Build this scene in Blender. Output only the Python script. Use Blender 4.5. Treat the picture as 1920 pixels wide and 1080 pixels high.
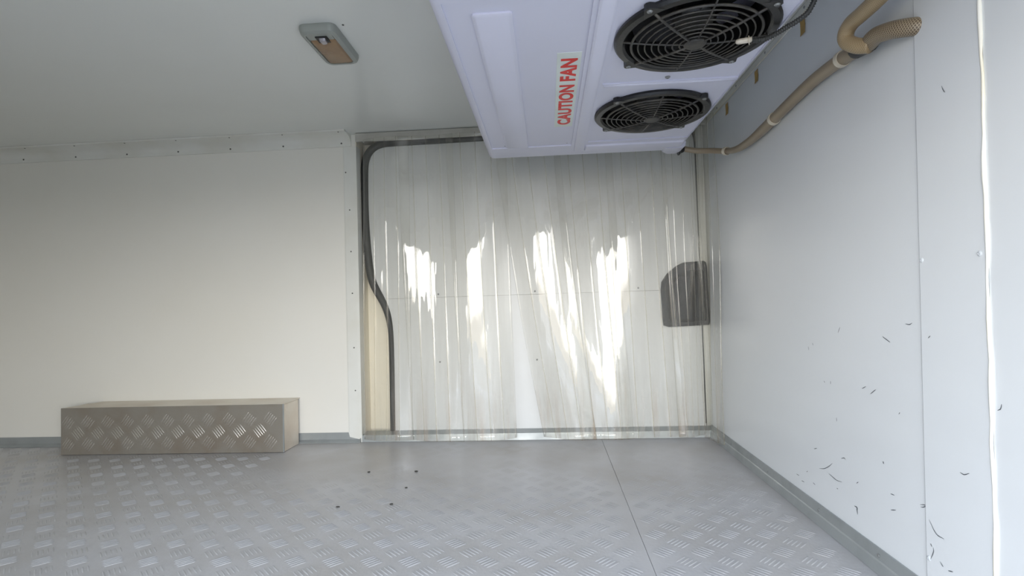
import bpy, bmesh, math, random
from mathutils import Vector, Matrix
random.seed(7)
S = bpy.context.scene
for o in list(bpy.data.objects): bpy.data.objects.remove(o, do_unlink=True)
COL = S.collection
PI = math.pi

# ------------------------------------------------------------------ camera
cam_d = bpy.data.cameras.new('camera'); cam = bpy.data.objects.new('camera', cam_d); COL.objects.link(cam)
cam_d.sensor_width = 36.0; cam_d.lens = 36.0 * 1000.0 / 1920.0; cam_d.clip_start = 0.01
def cam_matrix(yaw, pitch, roll):
    B = Matrix(((1, 0, 0), (0, 0, -1), (0, 1, 0)))
    Ry = Matrix(((math.cos(yaw), 0, math.sin(yaw)), (0, 1, 0), (-math.sin(yaw), 0, math.cos(yaw))))
    Rx = Matrix(((1, 0, 0), (0, math.cos(pitch), -math.sin(pitch)), (0, math.sin(pitch), math.cos(pitch))))
    Rz = Matrix(((math.cos(roll), -math.sin(roll), 0), (math.sin(roll), math.cos(roll), 0), (0, 0, 1)))
    return Rz @ Rx @ Ry @ B            # world -> (right, down, forward)
Mc = cam_matrix(0.0649, -0.0317, -0.0302)
right, down, fwd = Vector(Mc[0]), Vector(Mc[1]), Vector(Mc[2])
rot = Matrix((right, -down, -fwd)).transposed().to_4x4()
cam.matrix_world = Matrix.Translation((0, 0, .52)) @ rot
S.camera = cam

# ------------------------------------------------------------------ world, light, exposure
w = bpy.data.worlds.new('World'); S.world = w; w.use_nodes = True
nt = w.node_tree; nt.nodes.clear()
wo = nt.nodes.new('ShaderNodeOutputWorld'); bg = nt.nodes.new('ShaderNodeBackground')
tc = nt.nodes.new('ShaderNodeTexCoord'); sp = nt.nodes.new('ShaderNodeSeparateXYZ'); rp = nt.nodes.new('ShaderNodeValToRGB')
mr = nt.nodes.new('ShaderNodeMapRange'); mr.inputs['From Min'].default_value = -1; mr.inputs['From Max'].default_value = 1
nt.links.new(tc.outputs['Generated'], sp.inputs[0]); nt.links.new(sp.outputs['Z'], mr.inputs['Value'])
nt.links.new(mr.outputs[0], rp.inputs[0]); nt.links.new(rp.outputs[0], bg.inputs[0]); nt.links.new(bg.outputs[0], wo.inputs[0])
cr = rp.color_ramp
cr.elements[0].position = 0.0; cr.elements[0].color = (.30, .27, .23, 1)
cr.elements[1].position = 1.0; cr.elements[1].color = (1.00, 1.22, 1.55, 1)
for p_, c_ in ((.49, (.40, .36, .30, 1)), (.51, (1.55, 1.49, 1.40, 1)), (.585, (1.60, 1.57, 1.52, 1)), (.64, (.80, .90, 1.05, 1))):   # hazy bright horizon, blue above
    e = cr.elements.new(p_); e.color = c_
bg.inputs['Strength'].default_value = 8.5
pl = bpy.data.lights.new('doorway_portal', 'AREA'); pl.shape = 'RECTANGLE'; pl.size = 1.5; pl.size_y = 1.06
pl.cycles.is_portal = True
po = bpy.data.objects.new('doorway_portal', pl); COL.objects.link(po)
po.location = (-.13, -.27, .52); po.rotation_euler = (PI / 2, 0, 0)
S.view_settings.view_transform = 'Standard'; S.view_settings.look = 'None'
S.view_settings.gamma = 1.0; S.view_settings.use_curve_mapping = False
S.view_settings.exposure = 0.0
S.cycles.transparent_max_bounces = 32; S.cycles.max_bounces = 14; S.cycles.diffuse_bounces = 8
S.cycles.caustics_reflective = False

# ------------------------------------------------------------------ materials
def lin(c): return tuple(((v / 255) / 12.92 if v / 255 <= .04045 else ((v / 255 + .055) / 1.055) ** 2.4) for v in c) + (1,)
def mat(name, rgb, rough=.5, metal=0., noise=0., nscale=8., bump=0., bscale=40., spec=.5, rgb2=None, stretch=None, coords='Object', rvar=0., soft=False):
    m = bpy.data.materials.new(name); m.use_nodes = True
    n = m.node_tree; b = n.nodes['Principled BSDF']; L = n.links
    b.inputs['Base Color'].default_value = lin(rgb); b.inputs['Roughness'].default_value = rough
    b.inputs['Metallic'].default_value = metal; b.inputs['Specular IOR Level'].default_value = spec
    if noise or bump or rvar:
        t = n.nodes.new('ShaderNodeTexCoord'); mp = n.nodes.new('ShaderNodeMapping')
        if stretch: mp.inputs['Scale'].default_value = stretch
        L.new(t.outputs[coords], mp.inputs[0])
        ns = n.nodes.new('ShaderNodeTexNoise'); ns.inputs['Scale'].default_value = nscale; ns.inputs['Detail'].default_value = 5
        L.new(mp.outputs[0], ns.inputs[0])
        if noise:
            mx = n.nodes.new('ShaderNodeMix'); mx.data_type = 'RGBA'
            c2 = rgb2 or tuple(v * .8 for v in rgb)
            mx.inputs[6].default_value = lin(rgb); mx.inputs[7].default_value = lin(c2)
            r = n.nodes.new('ShaderNodeMapRange'); r.inputs['From Min'].default_value = .25 if soft else .42; r.inputs['From Max'].default_value = .8 if soft else .72
            r.inputs['To Max'].default_value = noise
            L.new(ns.outputs[0], r.inputs[0]); L.new(r.outputs[0], mx.inputs[0]); L.new(mx.outputs[2], b.inputs['Base Color'])
        if rvar:
            r2 = n.nodes.new('ShaderNodeMapRange'); r2.inputs['To Min'].default_value = rough - rvar; r2.inputs['To Max'].default_value = rough + rvar
            r2.inputs['From Min'].default_value = .3; r2.inputs['From Max'].default_value = .7
            L.new(ns.outputs[0], r2.inputs[0]); L.new(r2.outputs[0], b.inputs['Roughness'])
        if bump:
            n2 = n.nodes.new('ShaderNodeTexNoise'); n2.inputs['Scale'].default_value = bscale; n2.inputs['Detail'].default_value = 3
            L.new(mp.outputs[0], n2.inputs[0])
            bp = n.nodes.new('ShaderNodeBump'); bp.inputs['Strength'].default_value = bump; bp.inputs['Distance'].default_value = .01
            L.new(n2.outputs[0], bp.inputs['Height']); L.new(bp.outputs[0], b.inputs['Normal'])
    return m
def wall_mat(name, rgb, rgb2, rough, axis, period=.1, depth=.0006):
    """glass-fibre / foam panel skin: faint roller waves and a little grime"""
    m = mat(name, rgb, rough, noise=.5, nscale=2.2, rgb2=rgb2, soft=True)
    n = m.node_tree; L = n.links; b = n.nodes['Principled BSDF']
    t = n.nodes.new('ShaderNodeTexCoord'); wv = n.nodes.new('ShaderNodeTexWave')
    wv.bands_direction = axis; wv.inputs['Scale'].default_value = .314 / period; wv.inputs['Distortion'].default_value = .8
    wv.inputs['Detail'].default_value = 1; wv.inputs['Detail Scale'].default_value = .6
    L.new(t.outputs['Object'], wv.inputs[0])
    ns = n.nodes.new('ShaderNodeTexNoise'); ns.inputs['Scale'].default_value = 260; L.new(t.outputs['Object'], ns.inputs[0])
    b1 = n.nodes.new('ShaderNodeBump'); b1.inputs['Distance'].default_value = depth; b1.inputs['Strength'].default_value = 1
    b2 = n.nodes.new('ShaderNodeBump'); b2.inputs['Distance'].default_value = .00015; b2.inputs['Strength'].default_value = .5
    L.new(wv.outputs['Fac'], b1.inputs['Height']); L.new(ns.outputs[0], b2.inputs['Height'])
    L.new(b1.outputs[0], b2.inputs['Normal']); L.new(b2.outputs[0], b.inputs['Normal'])
    return m
M_WALL_B = wall_mat('cream_panel', (230, 229, 223), (224, 221, 211), .34, 'X', .3, .0004)
M_WALL_R = wall_mat('white_panel', (222, 226, 229), (214, 219, 223), .30, 'Z')
M_CEIL = wall_mat('ceiling_panel', (224, 226, 222), (215, 217, 212), .22, 'Y', .25, .0004)
M_TRIM = mat('white_trim', (222, 223, 218), .35, noise=.4, nscale=6, rgb2=(200, 196, 180))
M_CAULK = mat('sealant', (236, 236, 230), .45, noise=.7, nscale=9, rgb2=(214, 205, 178))
M_ALU = mat('aluminium_angle', (158, 163, 164), .38, metal=.35, noise=.6, nscale=14, rgb2=(140, 145, 145), stretch=(1, 1, 1), rvar=.08)
M_ALUR = mat('aluminium_rail', (186, 185, 178), .4, metal=.15, noise=.5, nscale=20, rgb2=(160, 157, 148))
M_SCREW = mat('screw_steel', (150, 152, 152), .35, metal=.6, noise=.4, nscale=60)
M_SCREWD = mat('screw_dark', (96, 96, 92), .5, metal=.3, noise=.4, nscale=60)
M_SCREWW = mat('screw_white', (205, 210, 214), .35, noise=.3, nscale=60)
M_TREAD = mat('tread_aluminium', (198, 197, 199), .40, metal=.25, noise=.75, nscale=3.5, rgb2=(182, 177, 171), bump=.06, bscale=120, rvar=.07)
M_BAR = mat('tread_bar_metal', (196, 195, 196), .42, metal=.25, noise=.6, nscale=4, rgb2=(178, 175, 170))
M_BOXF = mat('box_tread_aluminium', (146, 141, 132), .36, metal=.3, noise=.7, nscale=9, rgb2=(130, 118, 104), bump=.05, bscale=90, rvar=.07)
M_BOXB = mat('box_bar_metal', (196, 192, 184), .24, metal=.6, noise=.4, nscale=9, rgb2=(172, 164, 152))
M_BOXS = mat('box_sheet', (214, 206, 192), .42, metal=.2, noise=.8, nscale=7, rgb2=(198, 184, 168), rvar=.08)
M_UNIT = mat('unit_plastic', (214, 215, 232), .38, noise=.25, nscale=5, rgb2=(205, 206, 220), bump=.03, bscale=60)
M_BLACK = mat('fan_black', (20, 20, 21), .34, noise=.5, nscale=30, rgb2=(40, 39, 37), bump=.05, bscale=200)
M_GUARD = mat('guard_dusty', (46, 45, 44), .45, noise=.8, nscale=40, rgb2=(84, 80, 72))
M_BLADE = mat('blade_grey', (20, 20, 22), .28, noise=.5, nscale=20, rgb2=(48, 46, 43))
M_DEEP = mat('fan_interior', (14, 14, 15), .6, noise=.3, nscale=20)
M_STICK = mat('sticker_white', (222, 230, 226), .35, noise=.3, nscale=12)
M_RED = mat('sticker_red', (224, 30, 26), .4, noise=.2, nscale=60)
M_CREAM = mat('body_cream', (238, 232, 216), .4, noise=.4, nscale=3, rgb2=(228, 219, 198))
M_DOOR = mat('door_panel_white', (226, 228, 228), .32, noise=.4, nscale=3, rgb2=(214, 216, 214), bump=.02, bscale=8)
M_RUBBER = mat('rubber_seal', (44, 46, 46), .55, noise=.4, nscale=20, rgb2=(66, 66, 64))
M_HAND = mat('handle_plastic', (30, 33, 38), .45, noise=.4, nscale=20, rgb2=(42, 45, 50))
M_HAND2 = mat('handle_plastic_dark', (14, 15, 18), .5, noise=.4, nscale=20)
M_LAMP = mat('lamp_housing', (150, 154, 148), .35, noise=.3, nscale=20, rgb2=(134, 136, 128))
M_LENS = mat('lamp_lens', (146, 118, 88), .25, noise=.6, nscale=18, rgb2=(120, 96, 74), rvar=.05)
M_CHROME = mat('silver_switch', (176, 172, 176), .3, metal=.5, noise=.3, nscale=60)
M_TAPE = mat('masking_tape', (178, 146, 84), .6, noise=.5, nscale=60, rgb2=(150, 122, 66))
M_CLIP = mat('clip_white', (216, 208, 190), .4, noise=.3, nscale=60)
M_SCUFF = mat('scuff_black', (52, 58, 66), .7, noise=.5, nscale=300, rgb2=(110, 118, 126))
M_CAPS = mat('sensor_plastic', (206, 200, 188), .4, noise=.5, nscale=80, rgb2=(168, 156, 136))
M_CONC = mat('outside_paving', (118, 112, 104), .8, noise=.6, nscale=2)
M_DEBRIS = mat('crumb_dark', (70, 68, 64), .8, noise=.5, nscale=200)

def hose_mat(name, rgb, rgb2, scale, strength=.6):
    m = mat(name, rgb, .35, noise=.5, nscale=12, rgb2=rgb2)
    n = m.node_tree; L = n.links; b = n.nodes['Principled BSDF']
    uv = n.nodes.new('ShaderNodeUVMap'); sp = n.nodes.new('ShaderNodeSeparateXYZ'); L.new(uv.outputs[0], sp.inputs[0])
    outs = []
    for s in (1, -1):                                   # two crossing families of braid threads
        a = n.nodes.new('ShaderNodeMath'); a.operation = 'MULTIPLY'; a.inputs[1].default_value = 8 * s
        c = n.nodes.new('ShaderNodeMath'); c.operation = 'MULTIPLY'; c.inputs[1].default_value = scale
        d = n.nodes.new('ShaderNodeMath'); d.operation = 'ADD'
        f = n.nodes.new('ShaderNodeMath'); f.operation = 'FRACT'
        g = n.nodes.new('ShaderNodeMath'); g.operation = 'GREATER_THAN'; g.inputs[1].default_value = .68
        a.inputs[1].default_value = 14 * s; L.new(sp.outputs[0], a.inputs[0]); L.new(sp.outputs[1], c.inputs[0]); L.new(a.outputs[0], d.inputs[0]); L.new(c.outputs[0], d.inputs[1])
        L.new(d.outputs[0], f.inputs[0]); L.new(f.outputs[0], g.inputs[0]); outs.append(g)
    mx = n.nodes.new('ShaderNodeMath'); mx.operation = 'MAXIMUM'; L.new(outs[0].outputs[0], mx.inputs[0]); L.new(outs[1].outputs[0], mx.inputs[1])
    fac = n.nodes.new('ShaderNodeMath'); fac.operation = 'MULTIPLY'; fac.inputs[1].default_value = strength; L.new(mx.outputs[0], fac.inputs[0])
    mc = n.nodes.new('ShaderNodeMix'); mc.data_type = 'RGBA'; mc.inputs[7].default_value = lin((214, 200, 172))
    src = b.inputs['Base Color'].links[0].from_socket
    L.new(src, mc.inputs[6]); L.new(fac.outputs[0], mc.inputs[0]); L.new(mc.outputs[2], b.inputs['Base Color'])
    return m
M_HOSE = hose_mat('hose_beige', (140, 126, 106), (120, 104, 86), 220, .14)
M_BRAID = hose_mat('hose_braided', (88, 74, 58), (112, 96, 74), 300, .35)
M_BRAIDT = hose_mat('hose_braided_tan', (150, 130, 98), (124, 104, 76), 260, .22)

def pvc(name, tint, haze, hazecol, dirt=True):
    m = bpy.data.materials.new(name); m.use_nodes = True
    n = m.node_tree; n.nodes.clear(); L = n.links
    out = n.nodes.new('ShaderNodeOutputMaterial')
    tr = n.nodes.new('ShaderNodeBsdfTransparent'); tr.inputs[0].default_value = tint
    gl = n.nodes.new('ShaderNodeBsdfGlossy'); gl.inputs['Roughness'].default_value = .035
    df = n.nodes.new('ShaderNodeBsdfDiffuse'); tl = n.nodes.new('ShaderNodeBsdfTranslucent')
    fr = n.nodes.new('ShaderNodeFresnel'); ge = n.nodes.new('ShaderNodeNewGeometry'); im = n.nodes.new('ShaderNodeMapRange')
    im.inputs['To Min'].default_value = 1.53; im.inputs['To Max'].default_value = 1 / 1.53     # same reflectance on both faces of the thin sheet
    L.new(ge.outputs['Backfacing'], im.inputs['Value']); L.new(im.outputs[0], fr.inputs[0])
    t = n.nodes.new('ShaderNodeTexCoord')
    sp = n.nodes.new('ShaderNodeSeparateXYZ'); L.new(t.outputs['Object'], sp.inputs[0])
    # dirt: brown-amber deposit that grew up from the dragging lower hem, with streaks
    mp = n.nodes.new('ShaderNodeMapping'); mp.inputs['Scale'].default_value = (26, 26, 1.6); L.new(t.outputs['Object'], mp.inputs[0])
    ns = n.nodes.new('ShaderNodeTexNoise'); ns.inputs['Scale'].default_value = 1.6; ns.inputs['Detail'].default_value = 4; L.new(mp.outputs[0], ns.inputs[0])
    hz = n.nodes.new('ShaderNodeMapRange'); hz.inputs['From Min'].default_value = .02; hz.inputs['From Max'].default_value = .34
    hz.inputs['To Min'].default_value = 1; hz.inputs['To Max'].default_value = 0; L.new(sp.outputs['Z'], hz.inputs[0])
    nr = n.nodes.new('ShaderNodeMapRange'); nr.inputs['From Min'].default_value = .45; nr.inputs['From Max'].default_value = .75; L.new(ns.outputs[0], nr.inputs[0])
    mu = n.nodes.new('ShaderNodeMath'); mu.operation = 'MULTIPLY'; L.new(hz.outputs[0], mu.inputs[0]); L.new(nr.outputs[0], mu.inputs[1])
    col = n.nodes.new('ShaderNodeMix'); col.data_type = 'RGBA'; col.inputs[6].default_value = hazecol; col.inputs[7].default_value = lin((196, 158, 122))
    L.new(mu.outputs[0], col.inputs[0]); L.new(col.outputs[2], df.inputs[0]); L.new(col.outputs[2], tl.inputs[0])
    dm = n.nodes.new('ShaderNodeMixShader'); dm.inputs[0].default_value = .35; L.new(df.outputs[0], dm.inputs[1]); L.new(tl.outputs[0], dm.inputs[2])
    hf = n.nodes.new('ShaderNodeMath'); hf.operation = 'MULTIPLY_ADD'; hf.inputs[1].default_value = .22; hf.inputs[2].default_value = haze; L.new(mu.outputs[0], hf.inputs[0])
    hn = n.nodes.new('ShaderNodeMath'); hn.operation = 'MULTIPLY_ADD'; hn.inputs[1].default_value = .035; L.new(nr.outputs[0], hn.inputs[0]); L.new(hf.outputs[0], hn.inputs[2])
    m1 = n.nodes.new('ShaderNodeMixShader'); L.new(hn.outputs[0], m1.inputs[0]); L.new(tr.outputs[0], m1.inputs[1]); L.new(dm.outputs[0], m1.inputs[2])
    m2 = n.nodes.new('ShaderNodeMixShader'); L.new(fr.outputs[0], m2.inputs[0]); L.new(m1.outputs[0], m2.inputs[1]); L.new(gl.outputs[0], m2.inputs[2])
    # gentle ripples moulded into the soft sheet
    mp2 = n.nodes.new('ShaderNodeMapping'); mp2.inputs['Scale'].default_value = (14, 14, 2.2); L.new(t.outputs['Object'], mp2.inputs[0])
    n3 = n.nodes.new('ShaderNodeTexNoise'); n3.inputs['Scale'].default_value = 1.5; n3.inputs['Detail'].default_value = 2; L.new(mp2.outputs[0], n3.inputs[0])
    bp = n.nodes.new('ShaderNodeBump'); bp.inputs['Strength'].default_value = .6; bp.inputs['Distance'].default_value = .006
    L.new(n3.outputs[0], bp.inputs['Height']); L.new(bp.outputs[0], gl.inputs['Normal'])
    L.new(m2.outputs[0], out.inputs[0])
    return m
M_PVC = pvc('pvc_clear', (.988, .986, .975, 1), .014, (.80, .78, .72, 1))
M_PVCE = pvc('pvc_edge', (.90, .88, .80, 1), .28, (.62, .58, .48, 1))
M_PVCH = pvc('pvc_hem', (.86, .78, .62, 1), .35, lin((196, 160, 116)))

# ------------------------------------------------------------------ helpers
def mk(name, bm, m, parent=None, org=(0, 0, 0), smooth=False, kind=None, label=None, normals=True):
    me = bpy.data.meshes.new(name)
    if normals: bmesh.ops.recalc_face_normals(bm, faces=bm.faces)
    if any(org): bmesh.ops.translate(bm, verts=bm.verts, vec=-Vector(org))
    bm.to_mesh(me); bm.free()
    for mm in (m if isinstance(m, (list, tuple)) else [m]): me.materials.append(mm)
    if smooth:
        for p in me.polygons: p.use_smooth = True
        if smooth != 'all':
            try: me.set_sharp_from_angle(angle=math.radians(35))
            except Exception: pass
    o = bpy.data.objects.new(name, me); COL.objects.link(o)
    if parent: o.parent = parent
    if kind: o['kind'] = kind
    if label: o['label'] = label
    return o
def thing(name, label, cat, loc, group=None, kind=None):
    o = bpy.data.objects.new(name, None); COL.objects.link(o); o.location = loc; o.empty_display_size = .05
    if label: o['label'] = label
    if cat: o['category'] = cat
    if group: o['group'] = group
    if kind: o['kind'] = kind
    return o
def tag(o, label, cat, group=None):
    o['label'] = label; o['category'] = cat
    if group: o['group'] = group
    return o
def new(): return bmesh.new()
def box(bm, x0, x1, y0, y1, z0, z1, bev=0., seg=2):
    r = bmesh.ops.create_cube(bm, size=1)
    vs = r['verts']
    for v in vs:
        v.co = Vector((x0 if v.co.x < 0 else x1, y0 if v.co.y < 0 else y1, z0 if v.co.z < 0 else z1))
    if bev:
        es = list({e for v in vs for e in v.link_edges})
        bmesh.ops.bevel(bm, geom=es, offset=bev, segments=seg, profile=.6, affect='EDGES')
    return bm
def bx(*a, **k): return box(new(), *a, **k)
def prism(bm, pts, d0, d1, axis='y'):
    """polygon extruded along an axis; pts are the other two coordinates"""
    def P(a, b, d): return {'x': (d, a, b), 'y': (a, d, b), 'z': (a, b, d)}[axis]
    A = [bm.verts.new(P(a, b, d0)) for a, b in pts]; B = [bm.verts.new(P(a, b, d1)) for a, b in pts]
    n = len(pts); bm.faces.new(A); bm.faces.new(B[::-1])
    for i in range(n): bm.faces.new((A[i], B[i], B[(i + 1) % n], A[(i + 1) % n]))
    return bm
def spline(pts, n=8):
    P = [Vector(p) for p in pts]; P = [P[0] * 2 - P[1]] + P + [P[-1] * 2 - P[-2]]
    out = []
    for i in range(1, len(P) - 2):
        for k in range(n):
            t = k / n; a, b, c, d = P[i - 1], P[i], P[i + 1], P[i + 2]
            out.append(.5 * ((2 * b) + (-a + c) * t + (2 * a - 5 * b + 4 * c - d) * t * t + (-a + 3 * b - 3 * c + d) * t ** 3))
    out.append(P[-2]); return out
def tube(bm, pts, r, seg=12, closed=False, flat=1., caps=True, up=Vector((0, 0, 1))):
    """r a number or a function of arc length"""
    pts = [Vector(p) for p in pts]; n = len(pts); rings = []; L = 0; uvl = bm.loops.layers.uv.verify(); Ls = []
    prev = None
    for i, p in enumerate(pts):
        a = pts[i - 1] if (i > 0 or closed) else p; b = pts[(i + 1) % n] if (i < n - 1 or closed) else p
        t = (b - a).normalized()
        if prev is None: s = t.cross(up); s = s if s.length > 1e-4 else t.cross(Vector((1, 0, 0)))
        else: s = prev - t * prev.dot(t)
        s.normalize(); prev = s; q = t.cross(s)
        if i: L += (p - pts[i - 1]).length
        Ls.append(L); rr = r(L) if callable(r) else r
        rings.append([bm.verts.new(p + s * math.cos(2 * PI * k / seg) * rr + q * math.sin(2 * PI * k / seg) * rr * flat) for k in range(seg)])
    m = n if closed else n - 1
    for i in range(m):
        A, B = rings[i], rings[(i + 1) % n]
        for k in range(seg):
            f = bm.faces.new((A[k], A[(k + 1) % seg], B[(k + 1) % seg], B[k]))
            v0, v1 = Ls[i], Ls[i + 1] if i + 1 < n else Ls[i]
            for lp, uv in zip(f.loops, ((k / seg, v0), ((k + 1) / seg, v0), ((k + 1) / seg, v1), (k / seg, v1))): lp[uvl].uv = uv
    if caps and not closed: bm.faces.new(rings[0][::-1]); bm.faces.new(rings[-1])
    return bm
def lathe(bm, prof, c, seg=32, nrm='z'):
    """profile of (radius, height) about an axis through c; first/last radius 0 closes it"""
    c = Vector(c); R = []
    ax = {'z': lambda r, a, h: Vector((r * math.cos(a), r * math.sin(a), h)), 'y': lambda r, a, h: Vector((r * math.cos(a), h, r * math.sin(a))),
          'x': lambda r, a, h: Vector((h, r * math.cos(a), r * math.sin(a)))}[nrm]
    for r, h in prof:
        if r < 1e-7: R.append([bm.verts.new(c + ax(0, 0, h))])
        else: R.append([bm.verts.new(c + ax(r, 2 * PI * k / seg, h)) for k in range(seg)])
    for A, B in zip(R, R[1:]):
        for k in range(seg):
            a0, a1 = A[k % len(A)], A[(k + 1) % len(A)]; b0, b1 = B[k % len(B)], B[(k + 1) % len(B)]
            v = [a0]; [v.append(q) for q in (a1, b1, b0) if q not in v]
            if len(v) > 2: bm.faces.new(v)
    return bm
def screw_bm(c, axis, r=.004, h=.0022):
    c = Vector(c); s = -1 if axis[0] == '-' else 1; a = axis[-1]
    bm = lathe(new(), [(r, 0), (r, s * h * .35), (r * .72, s * h * .85), (r * .4, s * h), (r * .34, s * h * .45), (0, s * h * .4)], c, 10, a)
    return bm
def wx(z): return .605 + .035 * z / 1.22            # the right wall leans out slightly towards its top

H = 1.22; D = 2.07; NY = -.22; LX = -2.95
# ------------------------------------------------------------------ setting: floor
floor = mk('floor', bx(LX - .05, .66, NY, 2.20, -.05, -.004), M_TREAD, kind='structure')
mk('floor_sheet', bx(LX, .1894, NY, D + .005, -.004, 0, bev=.0006, seg=1), M_TREAD, floor)
mk('floor_sheet', bx(.1902, .604, NY, D + .005, -.004, 0, bev=.0006, seg=1), M_TREAD, floor)
def bar(V, F, c, ax, nrm, side, L=.040, W=.0030, h=.0016):
    """one raised bar of the checker plate: a low lens with a rounded crown"""
    b = len(V); c = Vector(c)
    for t, wd, hh in ((-.5, 0, 0), (-.36, 1, 0), (-.12, 1.25, 0), (.12, 1.25, 0), (.36, 1, 0), (.5, 0, 0)):
        if wd:
            V.append(c + ax * (L * t) - side * (W * .5 * wd)); V.append(c + ax * (L * t) + nrm * h * (1 if abs(t) < .2 else .8)); V.append(c + ax * (L * t) + side * (W * .5 * wd))
        else: V.append(c + ax * (L * t))
    F.append((b, b + 1, b + 2)); F.append((b, b + 2, b + 3))
    for k in range(3):
        q = b + 1 + 3 * k
        F.append((q, q + 3, q + 4, q + 1)); F.append((q + 1, q + 4, q + 5, q + 2))
    e = b + 13; q = b + 10; F.append((q, e, q + 1)); F.append((q + 1, e, q + 2))
def group(V, F, c, ax, nrm, h, n=5, pitch=.0088, L=.040):
    side = ax.cross(nrm).normalized()
    for k in range(n):
        d = (k - (n - 1) / 2)
        l = L * (1 - .035 * abs(d)); bar(V, F, Vector(c) + side * (d * pitch), ax, nrm, side, L=l, h=h)
def pymesh(name, V, F, m, parent, org=(0, 0, 0), kind=None, smooth=True):
    me = bpy.data.meshes.new(name); o_ = Vector(org)
    me.from_pydata([tuple(Vector(v) - o_) for v in V], [], F); me.materials.append(m); me.update()
    if smooth:
        for p in me.polygons: p.use_smooth = True
    o = bpy.data.objects.new(name, me); COL.objects.link(o); o.parent = parent
    if kind: o['kind'] = kind
    return o
up = Vector((0, 0, 1)); d1 = Vector((1, 1, 0)).normalized(); d2 = Vector((-1, 1, 0)).normalized()
PXF, PYF = .0803, .0845
V, F = [], []
for i in range(-24, 26):
    for j in range(-20, 9):
        for fam in (0, 1):
            x = -1.262 + PXF * (i + .5 * fam); y = 1.432 + PYF * (j + .5 * fam)
            if not (LX + .03 < x < .58 and NY + .02 < y < D - .03): continue
            if abs(x - .19) < .03: continue
            if -1.87 < x < -.985 and y > 1.90: continue
            wear = 1.0
            if x > -1.0: wear = max(.12, min(1., 1 - (y - 1.36) / .42)) if y > 1.36 else 1.
            group(V, F, (x, y, 0), d1 if fam == 0 else d2, up, .0017 * wear)
pymesh('tread_bars', V, F, M_BAR, floor, kind='stuff')
# crumbs lying on the floor
for n_, (x, y, s) in enumerate([(-.432, 1.684, .007), (-.584, 1.683, .006), (-.424, 1.535, .005), (-.43, 1.407, .006), (-.568, 1.39, .006)]):
    bm = new(); bmesh.ops.create_icosphere(bm, subdivisions=1, radius=s)
    for v in bm.verts: v.co = Vector((v.co.x * random.uniform(.7, 1.2), v.co.y * random.uniform(.6, 1.), v.co.z * .35)) + Vector((x, y, s * .3))
    o = mk('crumb', bm, M_DEBRIS, org=(x, y, 0)); o.location = (x, y, 0)
    tag(o, ['dark crumb on the floor, rightmost and farthest of the five', 'dark crumb on the floor, far one toward the step box', 'dark crumb on the floor in the middle of the five', 'dark crumb on the floor, nearer one below the middle', 'dark crumb on the floor, nearest and leftmost of the five'][n_], 'crumb', 'dark crumbs on the floor')

# ------------------------------------------------------------------ setting: ceiling and walls
ceil = mk('ceiling', bx(LX - .05, .70, NY, 2.20, H, H + .05), M_CEIL, kind='structure')
wb = mk('wall_back', bx(LX, -.745, D, D + .05, 0, H), M_WALL_B, kind='structure')
yd_ = D + .058
mk('inner_body', bx(-.80, .66, D + .105, D + .13, 0, H), M_CREAM, wb, label='cream van body seen behind the curtain')
mk('inner_body', bx(.6045, .633, yd_ + .004, D + .104, 0, 1.207), M_TRIM, wb)
mk('jamb', bx(-.755, -.742, D + .002, D + .12, 0, H), M_CREAM, wb, label='cream reveal beside the door')
mk('jamb', bx(.634, .67, D + .001, D + .12, 0, H), M_TRIM, wb)
mk('header', bx(-.742, .64, D - .002, D + .11, 1.208, H), M_ALUR, wb, label='grey header over the door')
wl = mk('wall_left', bx(LX - .05, LX, NY, D, 0, H), M_WALL_B, kind='structure')
bm = new()
for a in ((LX, -.88, 0, H), (-.88, .62, 1.05, H)): box(bm, a[0], a[1], NY - .05, NY, a[2], a[3])
mk('wall_front', bm, M_WALL_B, kind='structure')
# right wall: leaning slab plus its skins
def slab_r(y0, y1, proud, thick=.004, z0=0., z1=H, bev=.001):
    bm = new(); pts = [(wx(z0) - proud, z0), (wx(z1) - proud, z1), (wx(z1) - proud + thick, z1), (wx(z0) - proud + thick, z0)]
    prism(bm, pts, y0, y1, 'y')
    return bm
wr = mk('wall_right', slab_r(NY, D + .001, 0, .06), M_WALL_R, kind='structure')
mk('wall_sheet', slab_r(.925, D, .002, .003), M_WALL_R, wr)
mk('cover_strip', slab_r(.79, .9235, .0045, .005), M_WALL_R, wr)
mk('wall_sheet', slab_r(NY, .788, .002, .003), M_WALL_R, wr)
for y, z in ((.918, .573), (.918, .09), (.80, .573)):
    mk('screw', screw_bm((wx(z) - .0044, y, z), '-x', .0042, .002), M_SCREWW, wr, smooth=True)
# sealant bead down the near joint, uneven as it was gunned
pts = []
for k in range(40):
    z = .05 + k * (1.12 / 39); pts.append((wx(z) - .0035, .789 + .0010 * math.sin(k * .9) + .0007 * math.sin(k * 2.3), z))
mk('sealant_bead', tube(new(), pts, lambda L: .0024 + .0005 * math.sin(L * 23) + .0004 * math.sin(L * 61), 8, flat=1.), M_CAULK, wr, smooth='all')
pts = [(wx(z) - .0034, .9243, z) for z in (0.05, .3, .6, .9, 1.17)]
mk('joint_gap', tube(new(), pts, .0007, 6), M_SCUFF, wr)
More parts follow.
